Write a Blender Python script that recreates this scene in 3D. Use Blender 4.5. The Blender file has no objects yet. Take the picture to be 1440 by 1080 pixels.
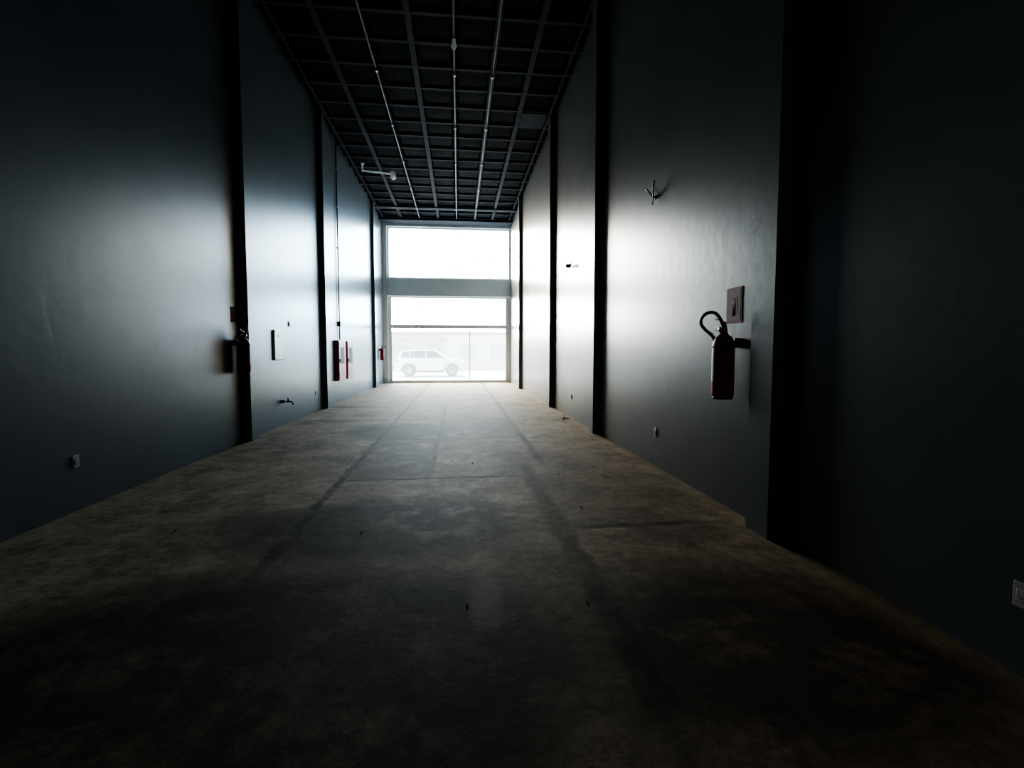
import bpy, bmesh, math, random
from mathutils import Vector, Matrix
random.seed(4)
S = bpy.context.scene
COL = S.collection

# ---------------------------------------------------------------- materials
def mat(name, color, rough=0.5, metal=0.0, spec=0.5, noise=0.0, nscale=3.0, bump=0.0, bscale=40.0, emit=None, estr=0):
    m = bpy.data.materials.new(name); m.use_nodes = True
    nt = m.node_tree; b = nt.nodes["Principled BSDF"]
    b.inputs["Base Color"].default_value = (*color, 1)
    b.inputs["Roughness"].default_value = rough
    b.inputs["Metallic"].default_value = metal
    b.inputs["Specular IOR Level"].default_value = spec
    geo = nt.nodes.new("ShaderNodeNewGeometry")
    if noise > 0:
        n = nt.nodes.new("ShaderNodeTexNoise"); n.inputs["Scale"].default_value = nscale
        n.inputs["Detail"].default_value = 6
        nt.links.new(geo.outputs["Position"], n.inputs["Vector"])
        r = nt.nodes.new("ShaderNodeValToRGB")
        r.color_ramp.elements[0].position = .3; r.color_ramp.elements[1].position = .7
        r.color_ramp.elements[0].color = (*[c*(1-noise) for c in color], 1)
        r.color_ramp.elements[1].color = (*[min(1, c*(1+noise)) for c in color], 1)
        nt.links.new(n.outputs["Fac"], r.inputs["Fac"])
        nt.links.new(r.outputs["Color"], b.inputs["Base Color"])
    if bump > 0:
        n2 = nt.nodes.new("ShaderNodeTexNoise"); n2.inputs["Scale"].default_value = bscale
        n2.inputs["Detail"].default_value = 4
        nt.links.new(geo.outputs["Position"], n2.inputs["Vector"])
        bp = nt.nodes.new("ShaderNodeBump"); bp.inputs["Strength"].default_value = bump
        bp.inputs["Distance"].default_value = 0.01
        nt.links.new(n2.outputs["Fac"], bp.inputs["Height"])
        nt.links.new(bp.outputs["Normal"], b.inputs["Normal"])
    return m

M_wall = mat("wall_paint", (0.115, 0.135, 0.145), 0.31, spec=0.6, noise=.1, nscale=1.2, bump=.16, bscale=9)
M_white = mat("white_render", (0.8, 0.84, 0.88), 0.5, noise=.03)
M_backw = mat("back_wall_bounce", (0.6, 0.62, 0.62), 0.6, noise=.03)  # unseen wall, made pale to bounce light onto near pilaster faces
M_ceil = mat("ceiling_black", (0.004, 0.005, 0.007), 0.8, spec=.03, noise=.2)
M_panel = mat("ceiling_panel_dark", (0.008, 0.011, 0.017), 0.7, spec=.06, noise=.5, nscale=2)
M_bar = mat("ceiling_bar_grey", (0.038, 0.047, 0.06), 0.7, spec=.08, noise=.2, nscale=8)
M_pipe = mat("galvanised_pipe", (0.1, 0.115, 0.135), 0.5, metal=.3, noise=.1, nscale=20)
M_coup = mat("pipe_coupling", (0.4, 0.43, 0.46), 0.5)
M_red = mat("extinguisher_red", (0.34, 0.03, 0.028), 0.5, spec=.25)
M_redbox = mat("hydrant_red", (0.5, 0.035, 0.05), 0.4)
M_blk = mat("black_rubber", (0.01, 0.01, 0.01), 0.45)
M_plast = mat("white_plastic", (0.9, 0.91, 0.91), 0.3)
M_plasto = mat("aged_white_plastic", (0.4, 0.4, 0.39), 0.4)
M_label = mat("label_cream", (0.22, 0.18, 0.14), 0.5)
M_signred = mat("sign_red", (0.25, 0.045, 0.04), 0.6, spec=.2)
M_signw = mat("sign_pale", (0.1, 0.085, 0.08), 0.6, spec=.2)
M_brass = mat("brass", (0.4, 0.33, 0.2), 0.35, metal=.9)
M_frame = mat("aluminium_frame", (0.7, 0.75, 0.8), 0.4, metal=.1)
M_lintel = mat("lintel_bloom_paint", (0.66, 0.77, 0.86), 0.5, noise=.03)  # light paint, brightened so the window bloom is part of its colour
M_street = mat("asphalt", (0.34, 0.35, 0.37), 0.8, noise=.12, nscale=2)
M_side = mat("pavement", (0.5, 0.5, 0.5), 0.8, noise=.1, nscale=2)
M_car = mat("car_white_paint", (0.7, 0.73, 0.77), 0.25)
M_carg = mat("car_glass", (0.02, 0.025, 0.03), 0.15, spec=.3)
M_tyre = mat("tyre", (0.012, 0.012, 0.014), 0.7)
M_rim = mat("alloy_rim", (0.4, 0.42, 0.45), 0.3, metal=.7)
M_trim = mat("car_black_trim", (0.02, 0.02, 0.025), 0.5)
M_lampr = mat("tail_lamp", (0.5, 0.03, 0.03), 0.3)
M_bldg = mat("facade_pale", (0.85, 0.84, 0.8), 0.7, noise=.06)
M_shut = mat("shutter_grey", (0.5, 0.53, 0.55), 0.6)
M_roof = mat("roof_tile", (0.45, 0.26, 0.2), 0.7, noise=.2, nscale=5)
M_green = mat("hedge_leaf", (0.25, 0.32, 0.2), 0.8, noise=.4, nscale=6)
M_rub = mat("rubble", (0.12, 0.09, 0.07), 0.9)

def mixmat(name, a_type, a_col, fac, d_col):
    m = bpy.data.materials.new(name); m.use_nodes = True
    nt = m.node_tree; nt.nodes.clear()
    o = nt.nodes.new("ShaderNodeOutputMaterial")
    t = nt.nodes.new(a_type); t.inputs[0].default_value = (*a_col, 1)
    d = nt.nodes.new("ShaderNodeBsdfTranslucent"); d.inputs[0].default_value = (*d_col, 1)
    mx = nt.nodes.new("ShaderNodeMixShader"); mx.inputs[0].default_value = fac
    nt.links.new(t.outputs[0], mx.inputs[1]); nt.links.new(d.outputs[0], mx.inputs[2])
    nt.links.new(mx.outputs[0], o.inputs[0])
    return m
M_glass = mixmat("haze_veil_glass", "ShaderNodeBsdfTransparent", (.97, .985, 1), .045, (.85, .93, 1))  # translucent share adds a veil of glare haze over the view outside
M_shell = mixmat("translucent_white_shell", "ShaderNodeBsdfDiffuse", (.9, .92, .92), .5, (.92, .95, .95))

# floor material ------------------------------------------------------------
def floormat():
    m = bpy.data.materials.new("old_concrete_floor"); m.use_nodes = True
    nt = m.node_tree; N = nt.nodes; L = nt.links
    b = N["Principled BSDF"]
    def math_(op, a, c=None, cl=False):
        n = N.new("ShaderNodeMath"); n.operation = op; n.use_clamp = cl
        for i, v in enumerate((a, c)):
            if v is None: continue
            if isinstance(v, (int, float)): n.inputs[i].default_value = v
            else: L.new(v, n.inputs[i])
        return n.outputs[0]
    def noise(scale, det=6, rough=.6, vec=None):
        n = N.new("ShaderNodeTexNoise"); n.inputs["Scale"].default_value = scale
        n.inputs["Detail"].default_value = det; n.inputs["Roughness"].default_value = rough
        L.new(vec, n.inputs["Vector"]); return n
    geo = N.new("ShaderNodeNewGeometry"); P = geo.outputs["Position"]
    nd = noise(3.5, 5, .65, P)
    sub = N.new("ShaderNodeVectorMath"); sub.operation = 'SUBTRACT'; L.new(nd.outputs["Color"], sub.inputs[0]); sub.inputs[1].default_value = (.5, .5, .5)
    sc = N.new("ShaderNodeVectorMath"); sc.operation = 'SCALE'; L.new(sub.outputs[0], sc.inputs[0]); sc.inputs["Scale"].default_value = .17
    ad = N.new("ShaderNodeVectorMath"); L.new(P, ad.inputs[0]); L.new(sc.outputs[0], ad.inputs[1])
    sp = N.new("ShaderNodeSeparateXYZ"); L.new(ad.outputs[0], sp.inputs[0])
    X, Y = sp.outputs[0], sp.outputs[1]
    def rng(v, lo, hi, soft=.03):
        a = math_('MULTIPLY', math_('SUBTRACT', v, lo), 1/soft, True)
        c = math_('MULTIPLY', math_('SUBTRACT', hi, v), 1/soft, True)
        return math_('MULTIPLY', a, c)
    def band(ax, c0, w, lo, hi, st):
        v, o = (X, Y) if ax == 'x' else (Y, X)
        d = math_('ABSOLUTE', math_('SUBTRACT', v, c0))
        f = math_('SUBTRACT', 1.0, math_('MULTIPLY', d, 1/w), True)
        f = math_('MULTIPLY', f, 2.0, True)
        return math_('MULTIPLY', math_('MULTIPLY', f, rng(o, lo, hi, .5)), st)
    bands = [('x', -1.38, .06, 3.2, 25, .95), ('x', -.36, .05, 5.7, 14, .95), ('x', .86, .11, 1.6, 6.8, .68),
             ('x', 1.12, .07, 6.4, 25, .85), ('y', 5.9, .05, -1.7, 1.2, 1), ('y', 4.1, .06, .7, 2.5, .75),
             ('y', 8.6, .06, -1.6, 1.3, .8), ('y', 11.2, .09, -3.9, 1.3, .7), ('y', 13.9, .1, -3.9, 2.9, .7),
             ('y', 17.5, .13, -3.9, 2.9, .7)]
    tot = None
    for bd in bands:
        o = band(*bd); tot = o if tot is None else math_('MAXIMUM', tot, o)
    brk = noise(2.3, 6, .7, P)
    brkf = math_('MULTIPLY', math_('SUBTRACT', brk.outputs["Fac"], .28), 3.4, True)
    joint = math_('MULTIPLY', tot, brkf)
    def rect(x0, x1, y0, y1): return math_('MULTIPLY', rng(X, x0, x1, .05), rng(Y, y0, y1, .05))
    dark = math_('MAXIMUM', math_('MULTIPLY', rect(-1.38, -.36, 5.9, 8.6), .5), math_('MULTIPLY', rect(-.1, .28, .9, 2.65), .35))
    dark = math_('MAXIMUM', dark, math_('MULTIPLY', rect(-.36, 1.1, 8.6, 11.2), .4))
    dark = math_('MAXIMUM', dark, math_('MULTIPLY', rect(.9, 2.7, 4.1, 6.6), .15))
    st = noise(.8, 9, .7, P)
    stf = math_('MULTIPLY', math_('SUBTRACT', st.outputs["Fac"], .48), 8.0, True)
    def blob(cx, cy, rx, ry):
        a = math_('POWER', math_('MULTIPLY', math_('SUBTRACT', X, cx), 1/rx), 2.0)
        c = math_('POWER', math_('MULTIPLY', math_('SUBTRACT', Y, cy), 1/ry), 2.0)
        return math_('SUBTRACT', 1.0, math_('ADD', a, c), True)
    bl = math_('MAXIMUM', blob(-.7, 4.3, 1.4, .9), blob(-1.0, 2.4, 2.2, 1.3))
    bl = math_('MAXIMUM', bl, blob(-1.1, 9.6, 1.1, 1.2))
    bl = math_('MAXIMUM', bl, math_('MULTIPLY', blob(1.6, 2.3, 1.6, 1.3), .7))
    bl = math_('MULTIPLY', math_('MULTIPLY', bl, 1.7, True), math_('MULTIPLY', math_('SUBTRACT', brk.outputs["Fac"], .2), 3.2, True))
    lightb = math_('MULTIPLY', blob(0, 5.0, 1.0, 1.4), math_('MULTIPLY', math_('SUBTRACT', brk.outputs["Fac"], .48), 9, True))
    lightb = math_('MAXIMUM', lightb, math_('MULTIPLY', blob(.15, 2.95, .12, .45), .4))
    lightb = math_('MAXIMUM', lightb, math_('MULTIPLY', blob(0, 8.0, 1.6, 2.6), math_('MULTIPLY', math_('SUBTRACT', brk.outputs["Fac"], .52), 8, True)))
    base = N.new("ShaderNodeValToRGB"); cr = base.color_ramp
    cr.elements[0].position = .4; cr.elements[0].color = (.15, .108, .073, 1)
    cr.elements[1].position = .62; cr.elements[1].color = (.44, .34, .235, 1)
    fine = noise(10, 9, .82, P)
    mixf = math_('ADD', math_('MULTIPLY', fine.outputs["Fac"], .6), math_('MULTIPLY', brk.outputs["Fac"], .4))
    L.new(mixf, base.inputs["Fac"])
    def mixc(f, c1, c2):
        n = N.new("ShaderNodeMix"); n.data_type = 'RGBA'
        L.new(f, n.inputs[0]); L.new(c1, n.inputs[6]); n.inputs[7].default_value = (*c2, 1)
        return n.outputs[2]
    c = base.outputs["Color"]
    c = mixc(math_('MULTIPLY', stf, .6), c, (.095, .07, .05))
    c = mixc(dark, c, (.08, .062, .046))
    c = mixc(math_('MULTIPLY', bl, .88), c, (.035, .026, .019))
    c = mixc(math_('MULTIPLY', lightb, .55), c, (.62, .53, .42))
    ed = math_('MAXIMUM', math_('SUBTRACT', 1.0, math_('MULTIPLY', math_('ADD', X, 3.6), 3.0), True),
               math_('SUBTRACT', 1.0, math_('MULTIPLY', math_('SUBTRACT', 2.58, X), 4.0), True))
    c = mixc(math_('MULTIPLY', ed, .22), c, (.5, .38, .24))
    c = mixc(joint, c, (.025, .018, .013))
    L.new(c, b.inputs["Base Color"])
    b.inputs["Roughness"].default_value = .75
    b.inputs["Specular IOR Level"].default_value = .05
    h = math_('SUBTRACT', math_('ADD', math_('MULTIPLY', fine.outputs["Fac"], .5), math_('MULTIPLY', brk.outputs["Fac"], .6)), math_('MULTIPLY', joint, .25))
    bp = N.new("ShaderNodeBump"); bp.inputs["Strength"].default_value = .4; bp.inputs["Distance"].default_value = .02
    L.new(h, bp.inputs["Height"]); L.new(bp.outputs["Normal"], b.inputs["Normal"])
    return m
M_floor = floormat()

# ---------------------------------------------------------------- mesh helpers
def newobj(name, bm, m, parent=None, smooth=False):
    me = bpy.data.meshes.new(name); bm.to_mesh(me); bm.free()
    if smooth:
        for p in me.polygons: p.use_smooth = True
    o = bpy.data.objects.new(name, me); COL.objects.link(o)
    if m: me.materials.append(m)
    if parent: o.parent = parent
    return o
def bbox(bm, x0, x1, y0, y1, z0, z1):
    v = [bm.verts.new((x, y, z)) for z in (z0, z1) for x, y in ((x0, y0), (x1, y0), (x1, y1), (x0, y1))]
    for f in ((3, 2, 1, 0), (4, 5, 6, 7), (0, 1, 5, 4), (1, 2, 6, 5), (2, 3, 7, 6), (3, 0, 4, 7)):
        bm.faces.new([v[i] for i in f])
def box(name, x0, x1, y0, y1, z0, z1, m, parent=None, bev=0, seg=2):
    bm = bmesh.new(); bbox(bm, x0, x1, y0, y1, z0, z1)
    if bev: bmesh.ops.bevel(bm, geom=bm.edges[:], offset=bev, segments=seg, affect='EDGES', profile=.5)
    return newobj(name, bm, m, parent, smooth=False)
def lathe(name, prof, m, parent=None, seg=28, loc=(0, 0, 0), rot=None):
    bm = bmesh.new(); rings = []
    for r, z in prof:
        rings.append([bm.verts.new((r*math.cos(2*math.pi*i/seg), r*math.sin(2*math.pi*i/seg), z)) for i in range(seg)])
    for a, b2 in zip(rings, rings[1:]):
        for i in range(seg):
            bm.faces.new((a[i], a[(i+1) % seg], b2[(i+1) % seg], b2[i]))
    bm.faces.new(rings[0][::-1]); bm.faces.new(rings[-1])
    if rot: bmesh.ops.transform(bm, matrix=rot, verts=bm.verts)
    bmesh.ops.translate(bm, vec=loc, verts=bm.verts)
    o = newobj(name, bm, m, parent, True)
    return o
def tube(name, pts, r, m, parent=None, smooth=True):
    cu = bpy.data.curves.new(name, 'CURVE'); cu.dimensions = '3D'; cu.bevel_depth = r; cu.bevel_resolution = 3
    cu.use_fill_caps = True
    if smooth:
        s = cu.splines.new('NURBS'); s.points.add(len(pts)-1)
        for p, q in zip(s.points, pts): p.co = (*q, 1)
        s.use_endpoint_u = True; s.order_u = 3; s.resolution_u = 10
    else:
        s = cu.splines.new('POLY'); s.points.add(len(pts)-1)
        for p, q in zip(s.points, pts): p.co = (*q, 1)
    o = bpy.data.objects.new(name, cu); COL.objects.link(o); cu.materials.append(m)
    if parent: o.parent = parent
    return o
def empty(name, loc=(0, 0, 0), rz=0):
    e = bpy.data.objects.new(name, None); e.empty_display_size = .1; COL.objects.link(e)
    e.location = loc; e.rotation_euler = (0, 0, rz); return e

# ---------------------------------------------------------------- room shell
WL, WR, YB, YF, ZC = -3.60, 2.58, -5.0, 24.6, 7.85
CL, CR = -3.48, 2.45
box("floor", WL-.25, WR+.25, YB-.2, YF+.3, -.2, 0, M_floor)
bm = bmesh.new()
bbox(bm, WL-.25, WL, YB-.2, YF+.3, 0, ZC+.3)
for y in (-1.5, 3.67, 8.77, 13.7, 21.6): bbox(bm, WL-.02, CL, y, y+.3, 0, ZC)
newobj("wall_left", bm, M_wall)
bm = bmesh.new()
bbox(bm, WR, WR+.25, YB-.2, YF+.3, 0, ZC+.3)
for y in (-1.5, 3.67, 8.9, 13.35, 20.2): bbox(bm, CR, WR+.02, y, y+.3, 0, ZC)
newobj("wall_right", bm, M_wall)
box("wall_back", WL, WR, YB-.2, YB, 0, ZC+.3, M_backw)
box("ceiling", WL, WR, YB, YF+.3, ZC, ZC+.3, M_ceil)

# ceiling lattice
xs = [-3.42, -2.6, -1.75, -.9, -.05, .8, 1.62, 2.42]
ys = [-4.4 + .88*i for i in range(33)]
bm = bmesh.new()
for i, x in enumerate(xs):
    h = .06 if i in (1, 3, 5, 6) else .03
    bbox(bm, x-h, x+h, YB, 23.9, 7.70, 7.74)
for y in ys: bbox(bm, WL, WR, y-.045, y+.045, 7.702, 7.738)
bbox(bm, WL, WR, 22.0, 22.35, 7.66, 7.745)
bbox(bm, WL, WR, 23.8, 24.5, 7.6, 7.745)
newobj("ceiling_grid", bm, M_bar)
bm = bmesh.new()
for i in range(len(xs)-1):
    for j in range(len(ys)-1):
        d = random.uniform(0, .02)
        bbox(bm, xs[i]+.1, xs[i+1]-.1, ys[j]+.1, ys[j+1]-.1, 7.76+d, 7.85)
newobj("ceiling_panels", bm, M_panel)
box("ceiling_hatch", 1.69, 2.35, 13.24, 14.02, 7.69, 7.75, M_bar)
for x in (-1.75, -.05, .8):
    c = empty("ceiling_conduit")
    tube("pipe", [(x, YB+.1, 7.67), (x, 23.7, 7.67)], .018, M_pipe, c, False)
    yy = 1.0
    while yy < 23:
        lathe("coupling", [(.03, -.05), (.04, -.04), (.04, .04), (.03, .05)], M_coup, c, 12, (x, yy, 7.67), Matrix.Rotation(math.pi/2, 4, 'X'))
        yy += 2.64
c = empty("ceiling_spotlight")
tube("arm", [(-3.1, 17.2, 7.7), (-3.1, 17.2, 7.45), (-2.2, 17.2, 7.38)], .035, M_shell, c, False)
lathe("lamp_head", [(.03, -.16), (.09, -.12), (.1, .05), (.07, .12), (.03, .14)], M_shell, c, 20, (-2.12, 17.2, 7.34), Matrix.Rotation(math.radians(70), 4, 'X'))
lathe("ceiling_plate", [(.06, 0), (.06, .03)], M_plast, c, 16, (-3.1, 17.2, 7.67))
c = empty("pendant_lamp_holder")
lathe("holder", [(.02, .12), (.035, .1), (.045, 0), (.06, -.04), (.03, -.09)], M_shell, c, 16, (-.05, 10.3, 7.56))

# ---------------------------------------------------------------- shop front
OL, OR_ = -3.38, 2.58
box("wall_front", WL, OL, YF, YF+.3, 0, ZC, M_white)
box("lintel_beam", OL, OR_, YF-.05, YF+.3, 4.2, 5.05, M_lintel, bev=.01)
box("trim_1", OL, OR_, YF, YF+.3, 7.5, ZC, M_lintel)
w = empty("window_1")
fy0, fy1 = YF+.12, YF+.2
for n, a in (("frame_left", (OL, OL+.09, 5.05, 7.5)), ("frame_right", (OR_-.09, OR_, 5.05, 7.5)),
             ("frame_bottom", (OL+.09, OR_-.09, 5.05, 5.12)), ("frame_top", (OL+.09, OR_-.09, 7.42, 7.5))):
    box(n, a[0], a[1], fy0, fy1, a[2], a[3], M_frame, w)
box("glass", OL+.09, OR_-.09, fy0+.035, fy0+.04, 5.12, 7.42, M_glass, w)
d = empty("door_1")
for n, a in (("frame_left", (OL, OL+.17, 0, 4.2)), ("frame_right", (OR_-.25, OR_, 0, 4.2)),
             ("rail_top", (OL+.17, OR_-.25, 4.12, 4.2)), ("rail_middle", (OL+.17, OR_-.25, 2.66, 2.84)),
             ("threshold", (OL+.17, OR_-.25, 0, .12))):
    box(n, a[0], a[1], fy0, fy1, a[2], a[3], M_frame, d)
box("stile", .55-.02, .57, fy0+.02, fy1-.02, .12, 2.66, M_frame, d)
box("glass", OL+.17, OR_-.25, fy0+.035, fy0+.04, .12, 2.66, M_glass, d)
box("glass_transom", OL+.17, OR_-.25, fy0+.035, fy0+.04, 2.84, 4.12, M_glass, d)

# ---------------------------------------------------------------- wall fittings
def place(name, side, y, z):
    """local frame: +Y out of wall, X along wall, Z up"""
    if side == 'R': return empty(name, (WR, y, z), math.pi/2)
    return empty(name, (WL, y, z), -math.pi/2)

def extinguisher(side, y, z, s=1.0, hose=1):
    e = place("fire_extinguisher", side, y, z); e.scale = (s, s, s)
    cy = .13
    lathe("cylinder", [(.066, 0), (.085, .008), (.089, .02), (.089, .43), (.083, .47), (.065, .505), (.035, .53), (.03, .55)], M_red, e, 36, (0, cy, 0))
    lathe("foot_ring", [(.078, -.012), (.082, -.012), (.082, .012), (.078, .012)], M_blk, e, 32, (0, cy, 0))
    lathe("valve", [(.028, .545), (.028, .575), (.02, .58), (.02, .62), (.012, .625)], M_brass, e, 20, (0, cy, 0))
    hs = hose
    bm = bmesh.new(); bbox(bm, -.02 if hs > 0 else -.13, .13 if hs > 0 else .02, cy-.012, cy+.012, .58, .594)
    bmesh.ops.rotate(bm, verts=bm.verts, cent=(0, cy, .6), matrix=Matrix.Rotation(math.radians(6*hs), 3, 'Y'))
    newobj("carry_handle", bm, M_blk, e)
    bm = bmesh.new(); bbox(bm, -.02 if hs > 0 else -.15, .15 if hs > 0 else .02, cy-.012, cy+.012, .62, .634)
    bmesh.ops.rotate(bm, verts=bm.verts, cent=(0, cy, .64), matrix=Matrix.Rotation(math.radians(-14*hs), 3, 'Y'))
    newobj("squeeze_lever", bm, M_blk, e)
    lathe("gauge", [(.022, 0), (.022, .015), (.018, .018)], M_plasto, e, 16, (0, cy+.028, .57), Matrix.Rotation(-math.pi/2, 4, 'X'))
    tube("hose", [(0, cy, .585), (-.04*hs, cy+.03, .60), (-.03*hs, cy+.05, .66), (.02*hs, cy+.07, .715), (.08*hs, cy+.1, .72), (.15*hs, cy+.12, .69), (.18*hs, cy+.12, .63),
                  (.16*hs, cy+.08, .57), (.13*hs, cy+.02, .52), (.107*hs, cy, .40), (.107*hs, cy, .2)], .014, M_blk, e)
    lathe("nozzle", [(.012, .12), (.02, .11), (.024, 0), (.018, -.005)], M_blk, e, 16, (.115*hs, cy, .08))
    bm = bmesh.new(); pr = None
    for i in range(13):
        a = math.radians(50 + 80*i/12)
        p = [bm.verts.new((.0905*math.cos(a), cy+.0905*math.sin(a), zz)) for zz in (.14, .36)]
        if pr: bm.faces.new((pr[0], p[0], p[1], pr[1]))
        pr = p
    newobj("label", bm, M_label, e)
    box("wall_bracket", -.03, .03, 0, cy-.083, .42, .50, M_blk, e)
    lathe("strap", [(.0895, .3), (.093, .302), (.093, .318), (.0895, .32)], M_blk, e, 32, (0, cy, .12))
    return e
extinguisher('R', 4.38, 1.08, 1.1, 1)
extinguisher('L', 8.52, 1.17, 1.05, 1)
extinguisher('L', 23.3, 1.15, 1.0, -1)

def ext_sign(side, y, z, w, h):
    e = place("fire_extinguisher_sign", side, y, z)
    box("plate", -w/2, w/2, 0, .006, -h/2, h/2, M_signred, e)
    box("panel", -w/2+.02, w/2-.02, .006, .0075, -h/2+.02, h/2-.02, M_signw, e)
    lathe("pictogram_body", [(.03, 0), (.03, .13), (.015, .15)], M_signred, e, 16, (0, .0082, -.1), Matrix.Diagonal((1, .02, 1, 1)))
    box("pictogram_lever", -.01, .05, .0078, .0088, .05, .065, M_signred, e)
    box("pictogram_hose", -.06, -.048, .0078, .0088, -.08, .06, M_signred, e)
    box("pictogram_neck", -.06, .01, .0078, .0088, .06, .072, M_signred, e)
    return e
ext_sign('R', 4.46, 1.94, .26, .33)
ext_sign('L', 8.5, 2.1, .2, .25)

def outlet(side, y, z, nm="wall_outlet"):
    e = place(nm, side, y, z)
    box("plate", -.04, .04, 0, .01, -.06, .06, M_plasto, e, bev=.004)
    box("socket", -.022, .022, .01, .016, -.03, .03, M_plasto, e, bev=.003)
    for dx, dz in ((-.009, 0), (.009, 0), (0, -.012)):
        lathe("hole", [(.003, 0), (.003, .001)], M_blk, e, 8, (dx, .0165, dz), Matrix.Rotation(-math.pi/2, 4, 'X'))
    return e
outlet('L', 5.05, .47); outlet('L', 13.0, .47); outlet('R', 6.27, .45); outlet('R', 11.2, .48); outlet('R', 1.96, .38)
e = place("light_switch", 'L', 11.15, 2.1)
box("plate", -.06, .06, 0, .012, -.06, .06, M_plasto, e, bev=.004)
box("rocker", -.02, .02, .012, .02, -.035, .035, M_plasto, e, bev=.003)

e = place("paper_towel_dispenser", 'L', 10.4, 1.64)
box("housing", -.22, .22, .001, .036, -.3, .3, M_plast, e, bev=.017, seg=6)
box("slot", -.09, .09, .034, .038, -.24, -.23, M_plasto, e)
lathe("button", [(.02, 0), (.02, .006), (.015, .01)], M_frame, e, 16, (0, .036, .18), Matrix.Rotation(-math.pi/2, 4, 'X'))

e = place("wall_tap", 'L', 10.7, .48)
RX = Matrix.Rotation(-math.pi/2, 4, 'X')
lathe("flange", [(.035, 0), (.035, .01), (.02, .02)], M_pipe, e, 20, (0, 0, 0), RX)
tube("spout", [(0, 0, 0), (0, .1, 0), (0, .16, 0), (0, .18, -.04), (0, .18, -.07)], .014, M_pipe, e)
lathe("valve_body", [(.022, -.03), (.026, 0), (.022, .03), (.012, .06)], M_pipe, e, 16, (0, .09, .01))
box("handle", -.05, .05, .08, .1, .07, .08, M_pipe, e, bev=.003)
lathe("side_flange", [(.03, 0), (.03, .01), (.018, .05), (.02, .09)], M_pipe, e, 20, (.16, 0, .02), RX)

e = place("wall_conduit", 'L', 15.6, 0)
tube("pipe", [(0, .03, ZC-.15), (0, .03, 1.86)], .018, M_blk, e, False)
box("junction_box", -.06, .06, 0, .07, 2.28, 2.42, M_blk, e, bev=.008)
for zz in (3.4, 4.6, 5.8, 6.9): box("clip", -.035, .035, 0, .055, zz, zz+.03, M_frame, e)

for yc in (15.5, 16.65):
    e = place("fire_hose_cabinet", 'L', yc, .65)
    box("body", -.46, .46, 0, .11, 0, 1.2, M_redbox, e, bev=.01)
    box("door", -.43, .43, .11, .125, .03, 1.17, M_redbox, e, bev=.005)
    box("glass_panel", -.22, .22, .125, .129, .5, 1.0, M_signw, e)
    box("latch", .32, .36, .125, .145, .55, .65, M_pipe, e, bev=.003)
    for k in range(4): box("vent_%d" % (k+1), -.2, .2, .125, .128, .15+.05*k, .165+.05*k, M_blk, e)

def bracket(y, z, s=1.0):
    e = place("wall_light_bracket", 'R', y, z); e.scale = (s, s, s)
    lathe("base", [(.022, 0), (.022, .01), (.012, .015)], M_blk, e, 20, (0, 0, 0), RX)
    tube("arm_1", [(0, 0, 0), (.0, .03, 0), (.20, .035, .15)], .009, M_blk, e, False)
    tube("arm_2", [(0, .03, 0), (-.06, .06, .05), (-.12, .07, .14)], .008, M_blk, e, False)
    tube("crossbar", [(.02, .03, .03), (-.085, .065, .07)], .006, M_blk, e, False)
    tube("cable", [(0, .02, 0), (.0, .04, -.04), (-.01, .04, -.08)], .006, M_blk, e)
    return e
bracket(6.41, 3.52, 1.2)
e = bracket(11.15, 3.42, .9)
lathe("lamp_socket", [(.04, 0), (.05, .05), (.04, .12), (.02, .13)], M_blk, e, 20, (0, .06, .02), RX)

bm = bmesh.new()
for i in range(60):
    x = random.uniform(-3.2, 2.2); y = random.uniform(2.4, 15); r = random.uniform(.003, .010)
    if i < 5: x = 2.42 + random.uniform(-.1, .04); y = 11 + random.uniform(-.3, .3); r = .022
    mt = Matrix.Translation((x, y, r*.7)) @ Matrix.Rotation(random.uniform(0, 3), 4, 'Z') @ Matrix.Diagonal((r*1.4, r, r*.7, 1))
    bmesh.ops.create_icosphere(bm, subdivisions=1, radius=1, matrix=mt)
newobj("floor_debris", bm, M_rub)

# ---------------------------------------------------------------- outside
box("street", -60, 60, YF+.3, 90, -.25, -.02, M_street)
box("sidewalk", -60, 60, YF+.3, 28.2, -.02, 0, M_side)
box("far_sidewalk", -60, 60, 42, 45, -.02, .13, M_side)

def prism(name, pts, y0, y1, m, parent, bev=0, top=None, inset=0):
    bm = bmesh.new()
    A = []; B = []
    for x, z in pts:
        k = 0 if top is None else inset*max(0, min(1, (z-top[0])/(top[1]-top[0])))
        A.append(bm.verts.new((x, y0+k, z))); B.append(bm.verts.new((x, y1-k, z)))
    bm.faces.new(A); bm.faces.new(B[::-1])
    n = len(pts)
    for i in range(n): bm.faces.new((A[(i+1) % n], A[i], B[i], B[(i+1) % n]))
    bmesh.ops.recalc_face_normals(bm, faces=bm.faces)
    if bev: bmesh.ops.bevel(bm, geom=bm.edges[:], offset=bev, segments=3, affect='EDGES')
    return newobj(name, bm, m, parent)

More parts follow.
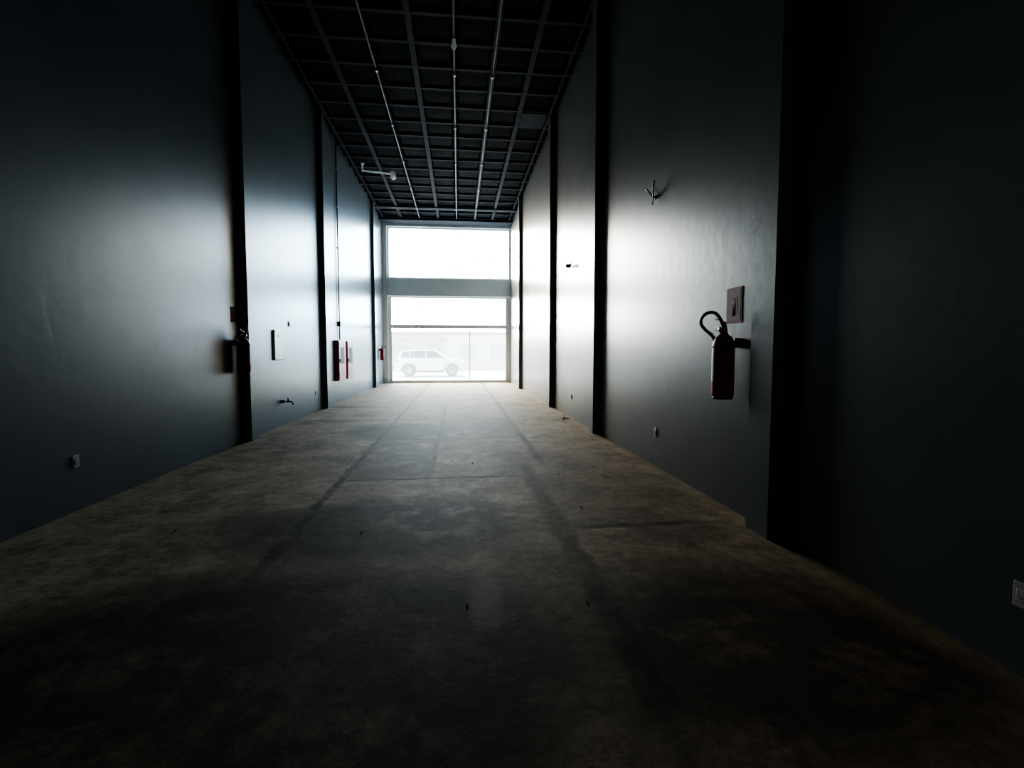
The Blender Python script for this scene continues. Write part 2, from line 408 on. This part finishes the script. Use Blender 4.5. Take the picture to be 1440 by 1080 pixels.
def suv(loc):
    e = empty("suv_car", loc)
    L2 = 2.18; W = .91; wx = (-1.33, 1.33)
    pts = [(-L2, .45), (-L2+.03, .95), (-L2+.1, 1.12), (-1.2, 1.16), (.85, 1.13), (1.7, 1.04), (2.02, .95), (L2, .72), (L2, .38), (2.1, .27)]
    def arch(cx):
        return [(cx+.44*math.cos(a), .36+.44*math.sin(a)) for a in [math.radians(d) for d in range(-10, 191, 20)]]
    pts += arch(wx[1]) + arch(wx[0]) + [(-2.1, .27)]
    prism("body", pts, -W, W, M_car, e, .025)
    cab = [(-2.08, 1.1), (-1.88, 1.55), (-1.72, 1.66), (-.9, 1.71), (.0, 1.69), (.35, 1.62), (1.08, 1.1)]
    prism("cabin", cab, -W+.02, W-.02, M_car, e, .03, top=(1.1, 1.7), inset=.17)
    def sidewin(name, q):
        for s, sg in ((1, -1), (2, 1)):
            bm = bmesh.new(); vs = []
            for x, z in q:
                k = .17*(z-1.1)/.6
                vs.append(bm.verts.new((x, sg*(W-.02-k+.008), z)))
            bm.faces.new(vs); newobj("%s_%d" % (name, s), bm, M_carg, e)
    sidewin("rear_quarter_glass", [(-1.85, 1.2), (-1.3, 1.18), (-1.3, 1.58), (-1.68, 1.53)])
    sidewin("rear_door_glass", [(-1.24, 1.17), (-.32, 1.16), (-.32, 1.61), (-1.24, 1.59)])
    sidewin("front_door_glass", [(-.25, 1.16), (.82, 1.15), (.28, 1.56), (.02, 1.61), (-.25, 1.61)])
    for nm, a, b2 in (("windscreen", (1.03, 1.16), (.4, 1.6)), ("rear_glass", (-2.07, 1.18), (-1.9, 1.54))):
        bm = bmesh.new(); off = .02 if nm == "windscreen" else -.02
        w1, w2 = W-.12, W-.26
        vs = [bm.verts.new(v) for v in ((a[0]+off, -w1, a[1]+.01), (a[0]+off, w1, a[1]+.01), (b2[0]+off, w2, b2[1]+.01), (b2[0]+off, -w2, b2[1]+.01))]
        bm.faces.new(vs); newobj(nm, bm, M_carg, e)
    RXp = Matrix.Rotation(math.pi/2, 4, 'X')
    k = 0
    for x in wx:
        for sg in (-1, 1):
            k += 1
            lathe("tyre_%d" % k, [(.22, -.11), (.33, -.11), (.36, -.08), (.36, .08), (.33, .11), (.22, .11)], M_tyre, e, 32, (x, sg*.8, .36), RXp)
            bm = bmesh.new()
            bmesh.ops.create_cone(bm, cap_ends=True, segments=28, radius1=.06, radius2=.06, depth=.03, matrix=Matrix.Translation((x, sg*.92, .36)) @ RXp)
            for j in range(5):
                mt = Matrix.Translation((x, sg*.915, .36)) @ Matrix.Rotation(j*2*math.pi/5, 4, 'Y') @ Matrix.Translation((0, 0, .13))
                bmesh.ops.create_cube(bm, size=1, matrix=mt @ Matrix.Diagonal((.07, .02, .2, 1)))
            newobj("spokes_%d" % k, bm, M_rim, e)
            tube("rim_%d" % k, [(x+.235*math.cos(a), sg*.915, .36+.235*math.sin(a)) for a in [math.radians(dd) for dd in range(0, 361, 15)]], .018, M_rim, e, False)
            pa = [(x+.45*math.cos(a), sg*(W+.005), .36+.45*math.sin(a)) for a in [math.radians(dd) for dd in range(0, 181, 15)]]
            tube("arch_trim_%d" % k, pa, .03, M_trim, e)
    for s, sg in ((1, -1), (2, 1)):
        box("sill_%d" % s, -.88, .88, sg*W-.015, sg*W+.015, .26, .36, M_trim, e)
        box("mirror_%d" % s, .72, .9, sg*(W+.1)-.09, sg*(W+.1)+.09, 1.14, 1.28, M_car, e, bev=.03)
        box("headlamp_%d" % s, 1.98, 2.16, sg*.72-.17, sg*.72+.17, .78, .9, M_rim, e, bev=.02)
        box("tail_lamp_%d" % s, -2.17, -1.98, sg*.78-.14, sg*.78+.14, .92, 1.06, M_lampr, e, bev=.02)
        tube("roof_rail_%d" % s, [(-1.65, sg*.68, 1.69), (-1.5, sg*.68, 1.75), (-.2, sg*.68, 1.75), (.1, sg*.68, 1.69)], .018, M_trim, e)
        for j, x in enumerate((-.28, .92)):
            box("door_gap_%d_%d" % (s, j), x-.008, x+.008, sg*W-.006, sg*W+.006, .4, 1.1, M_trim, e)
        for j, x in enumerate((-1.05, -.1)):
            box("door_handle_%d_%d" % (s, j), x-.09, x+.09, sg*(W+.015)-.012, sg*(W+.015)+.012, .97, 1.0, M_car, e)
    box("grille", 2.13, 2.2, -.5, .5, .7, .86, M_trim, e)
    box("front_bumper_insert", 2.12, 2.2, -.7, .7, .38, .52, M_trim, e)
    box("rear_bumper_insert", -2.2, -2.12, -.7, .7, .38, .55, M_trim, e)
    box("number_plate", -2.205, -2.19, -.2, .2, .62, .74, M_plast, e)
    return e
suv((-1.75, 32.4, -.02))

b = empty("shop_building")
box("facade", -26, 5.5, 46, 54, -.02, 3.1, M_bldg, b)
box("roof_edge", -26.3, 5.8, 45.6, 54.3, 3.1, 3.35, M_roof, b)
for k, x in enumerate((-22, -17, -12, -8.5, -5.3, -2.3, .8, 3.6)):
    box("window_frame_%d" % k, x-.8, x+.8, 45.93, 46, .9, 2.3, M_frame, b)
    box("window_shutter_%d" % k, x-.7, x+.7, 45.9, 45.94, 1.0, 2.2, M_shut, b)
box("awning", -9.5, -1, 44.6, 46, 2.55, 2.65, M_roof, b)
f = empty("street_fence")
bm = bmesh.new()
for i in range(60):
    bbox(bm, 6+i*.35, 6.06+i*.35, 45.5, 45.56, -.02, 2.0)
bbox(bm, 6, 27, 45.5, 45.56, .3, .36); bbox(bm, 6, 27, 45.5, 45.56, 1.8, 1.86)
newobj("railings", bm, M_frame, f)
g = bmesh.new()
for i in range(46):
    r = random.uniform(.5, .9)
    bmesh.ops.create_icosphere(g, subdivisions=2, radius=r, matrix=Matrix.Translation((6.9+i*.45, 47.5+random.uniform(-.4, .4), r-.02+random.uniform(0, .8))))
for v in g.verts: v.co += Vector([random.uniform(-.06, .06) for _ in range(3)])
zm = min(v.co.z for v in g.verts)
for v in g.verts: v.co.z -= zm + .02
newobj("hedge", g, M_green)

# ---------------------------------------------------------------- light : hazy sky, warm bright side (sun haze) ahead-left of the shop front
wd = bpy.data.worlds.new("sky"); S.world = wd; wd.use_nodes = True
nt = wd.node_tree; bg = nt.nodes["Background"]
tc = nt.nodes.new("ShaderNodeTexCoord"); sx = nt.nodes.new("ShaderNodeSeparateXYZ")
nt.links.new(tc.outputs["Generated"], sx.inputs[0])
mr = nt.nodes.new("ShaderNodeMapRange"); mr.inputs[1].default_value = -.4; mr.inputs[2].default_value = .4
nt.links.new(sx.outputs[0], mr.inputs[0])
rp = nt.nodes.new("ShaderNodeValToRGB")
rp.color_ramp.elements[0].color = (1.0, .89, .7, 1)
rp.color_ramp.elements[1].position = .84; rp.color_ramp.elements[1].color = (.16, .23, .29, 1)
em = rp.color_ramp.elements.new(.5); em.color = (.8, .9, .95, 1)
em = rp.color_ramp.elements.new(.66); em.color = (.48, .62, .73, 1)
nt.links.new(mr.outputs[0], rp.inputs[0]); nt.links.new(rp.outputs[0], bg.inputs[0])
ms = nt.nodes.new("ShaderNodeMapRange"); ms.interpolation_type = 'SMOOTHSTEP'
ms.inputs[1].default_value = .1; ms.inputs[2].default_value = .85
ms.inputs[3].default_value = 5.0; ms.inputs[4].default_value = 58.0
nt.links.new(sx.outputs[1], ms.inputs[0]); nt.links.new(ms.outputs[0], bg.inputs[1])

ld = bpy.data.lights.new("shopfront_portal", 'AREA'); ld.shape = 'RECTANGLE'; ld.size = OR_-OL; ld.size_y = 7.5
lo = bpy.data.objects.new("shopfront_portal", ld); COL.objects.link(lo)
lo.location = ((OL+OR_)/2, YF+.32, 3.75); lo.rotation_euler = (math.radians(-90), 0, 0)
ld.cycles.is_portal = True

# ---------------------------------------------------------------- camera
cd = bpy.data.cameras.new("camera"); cd.sensor_width = 36; cd.lens = 17.5; cd.clip_end = 300
co = bpy.data.objects.new("camera", cd); COL.objects.link(co)
co.location = (0, 0, 1.5); co.rotation_euler = (math.radians(90-3.66), 0, math.radians(-6.12))
S.camera = co
S.view_settings.view_transform = 'AgX'
try: S.view_settings.look = 'AgX - High Contrast'
except Exception as ex: print(ex)
S.view_settings.exposure = 0.0
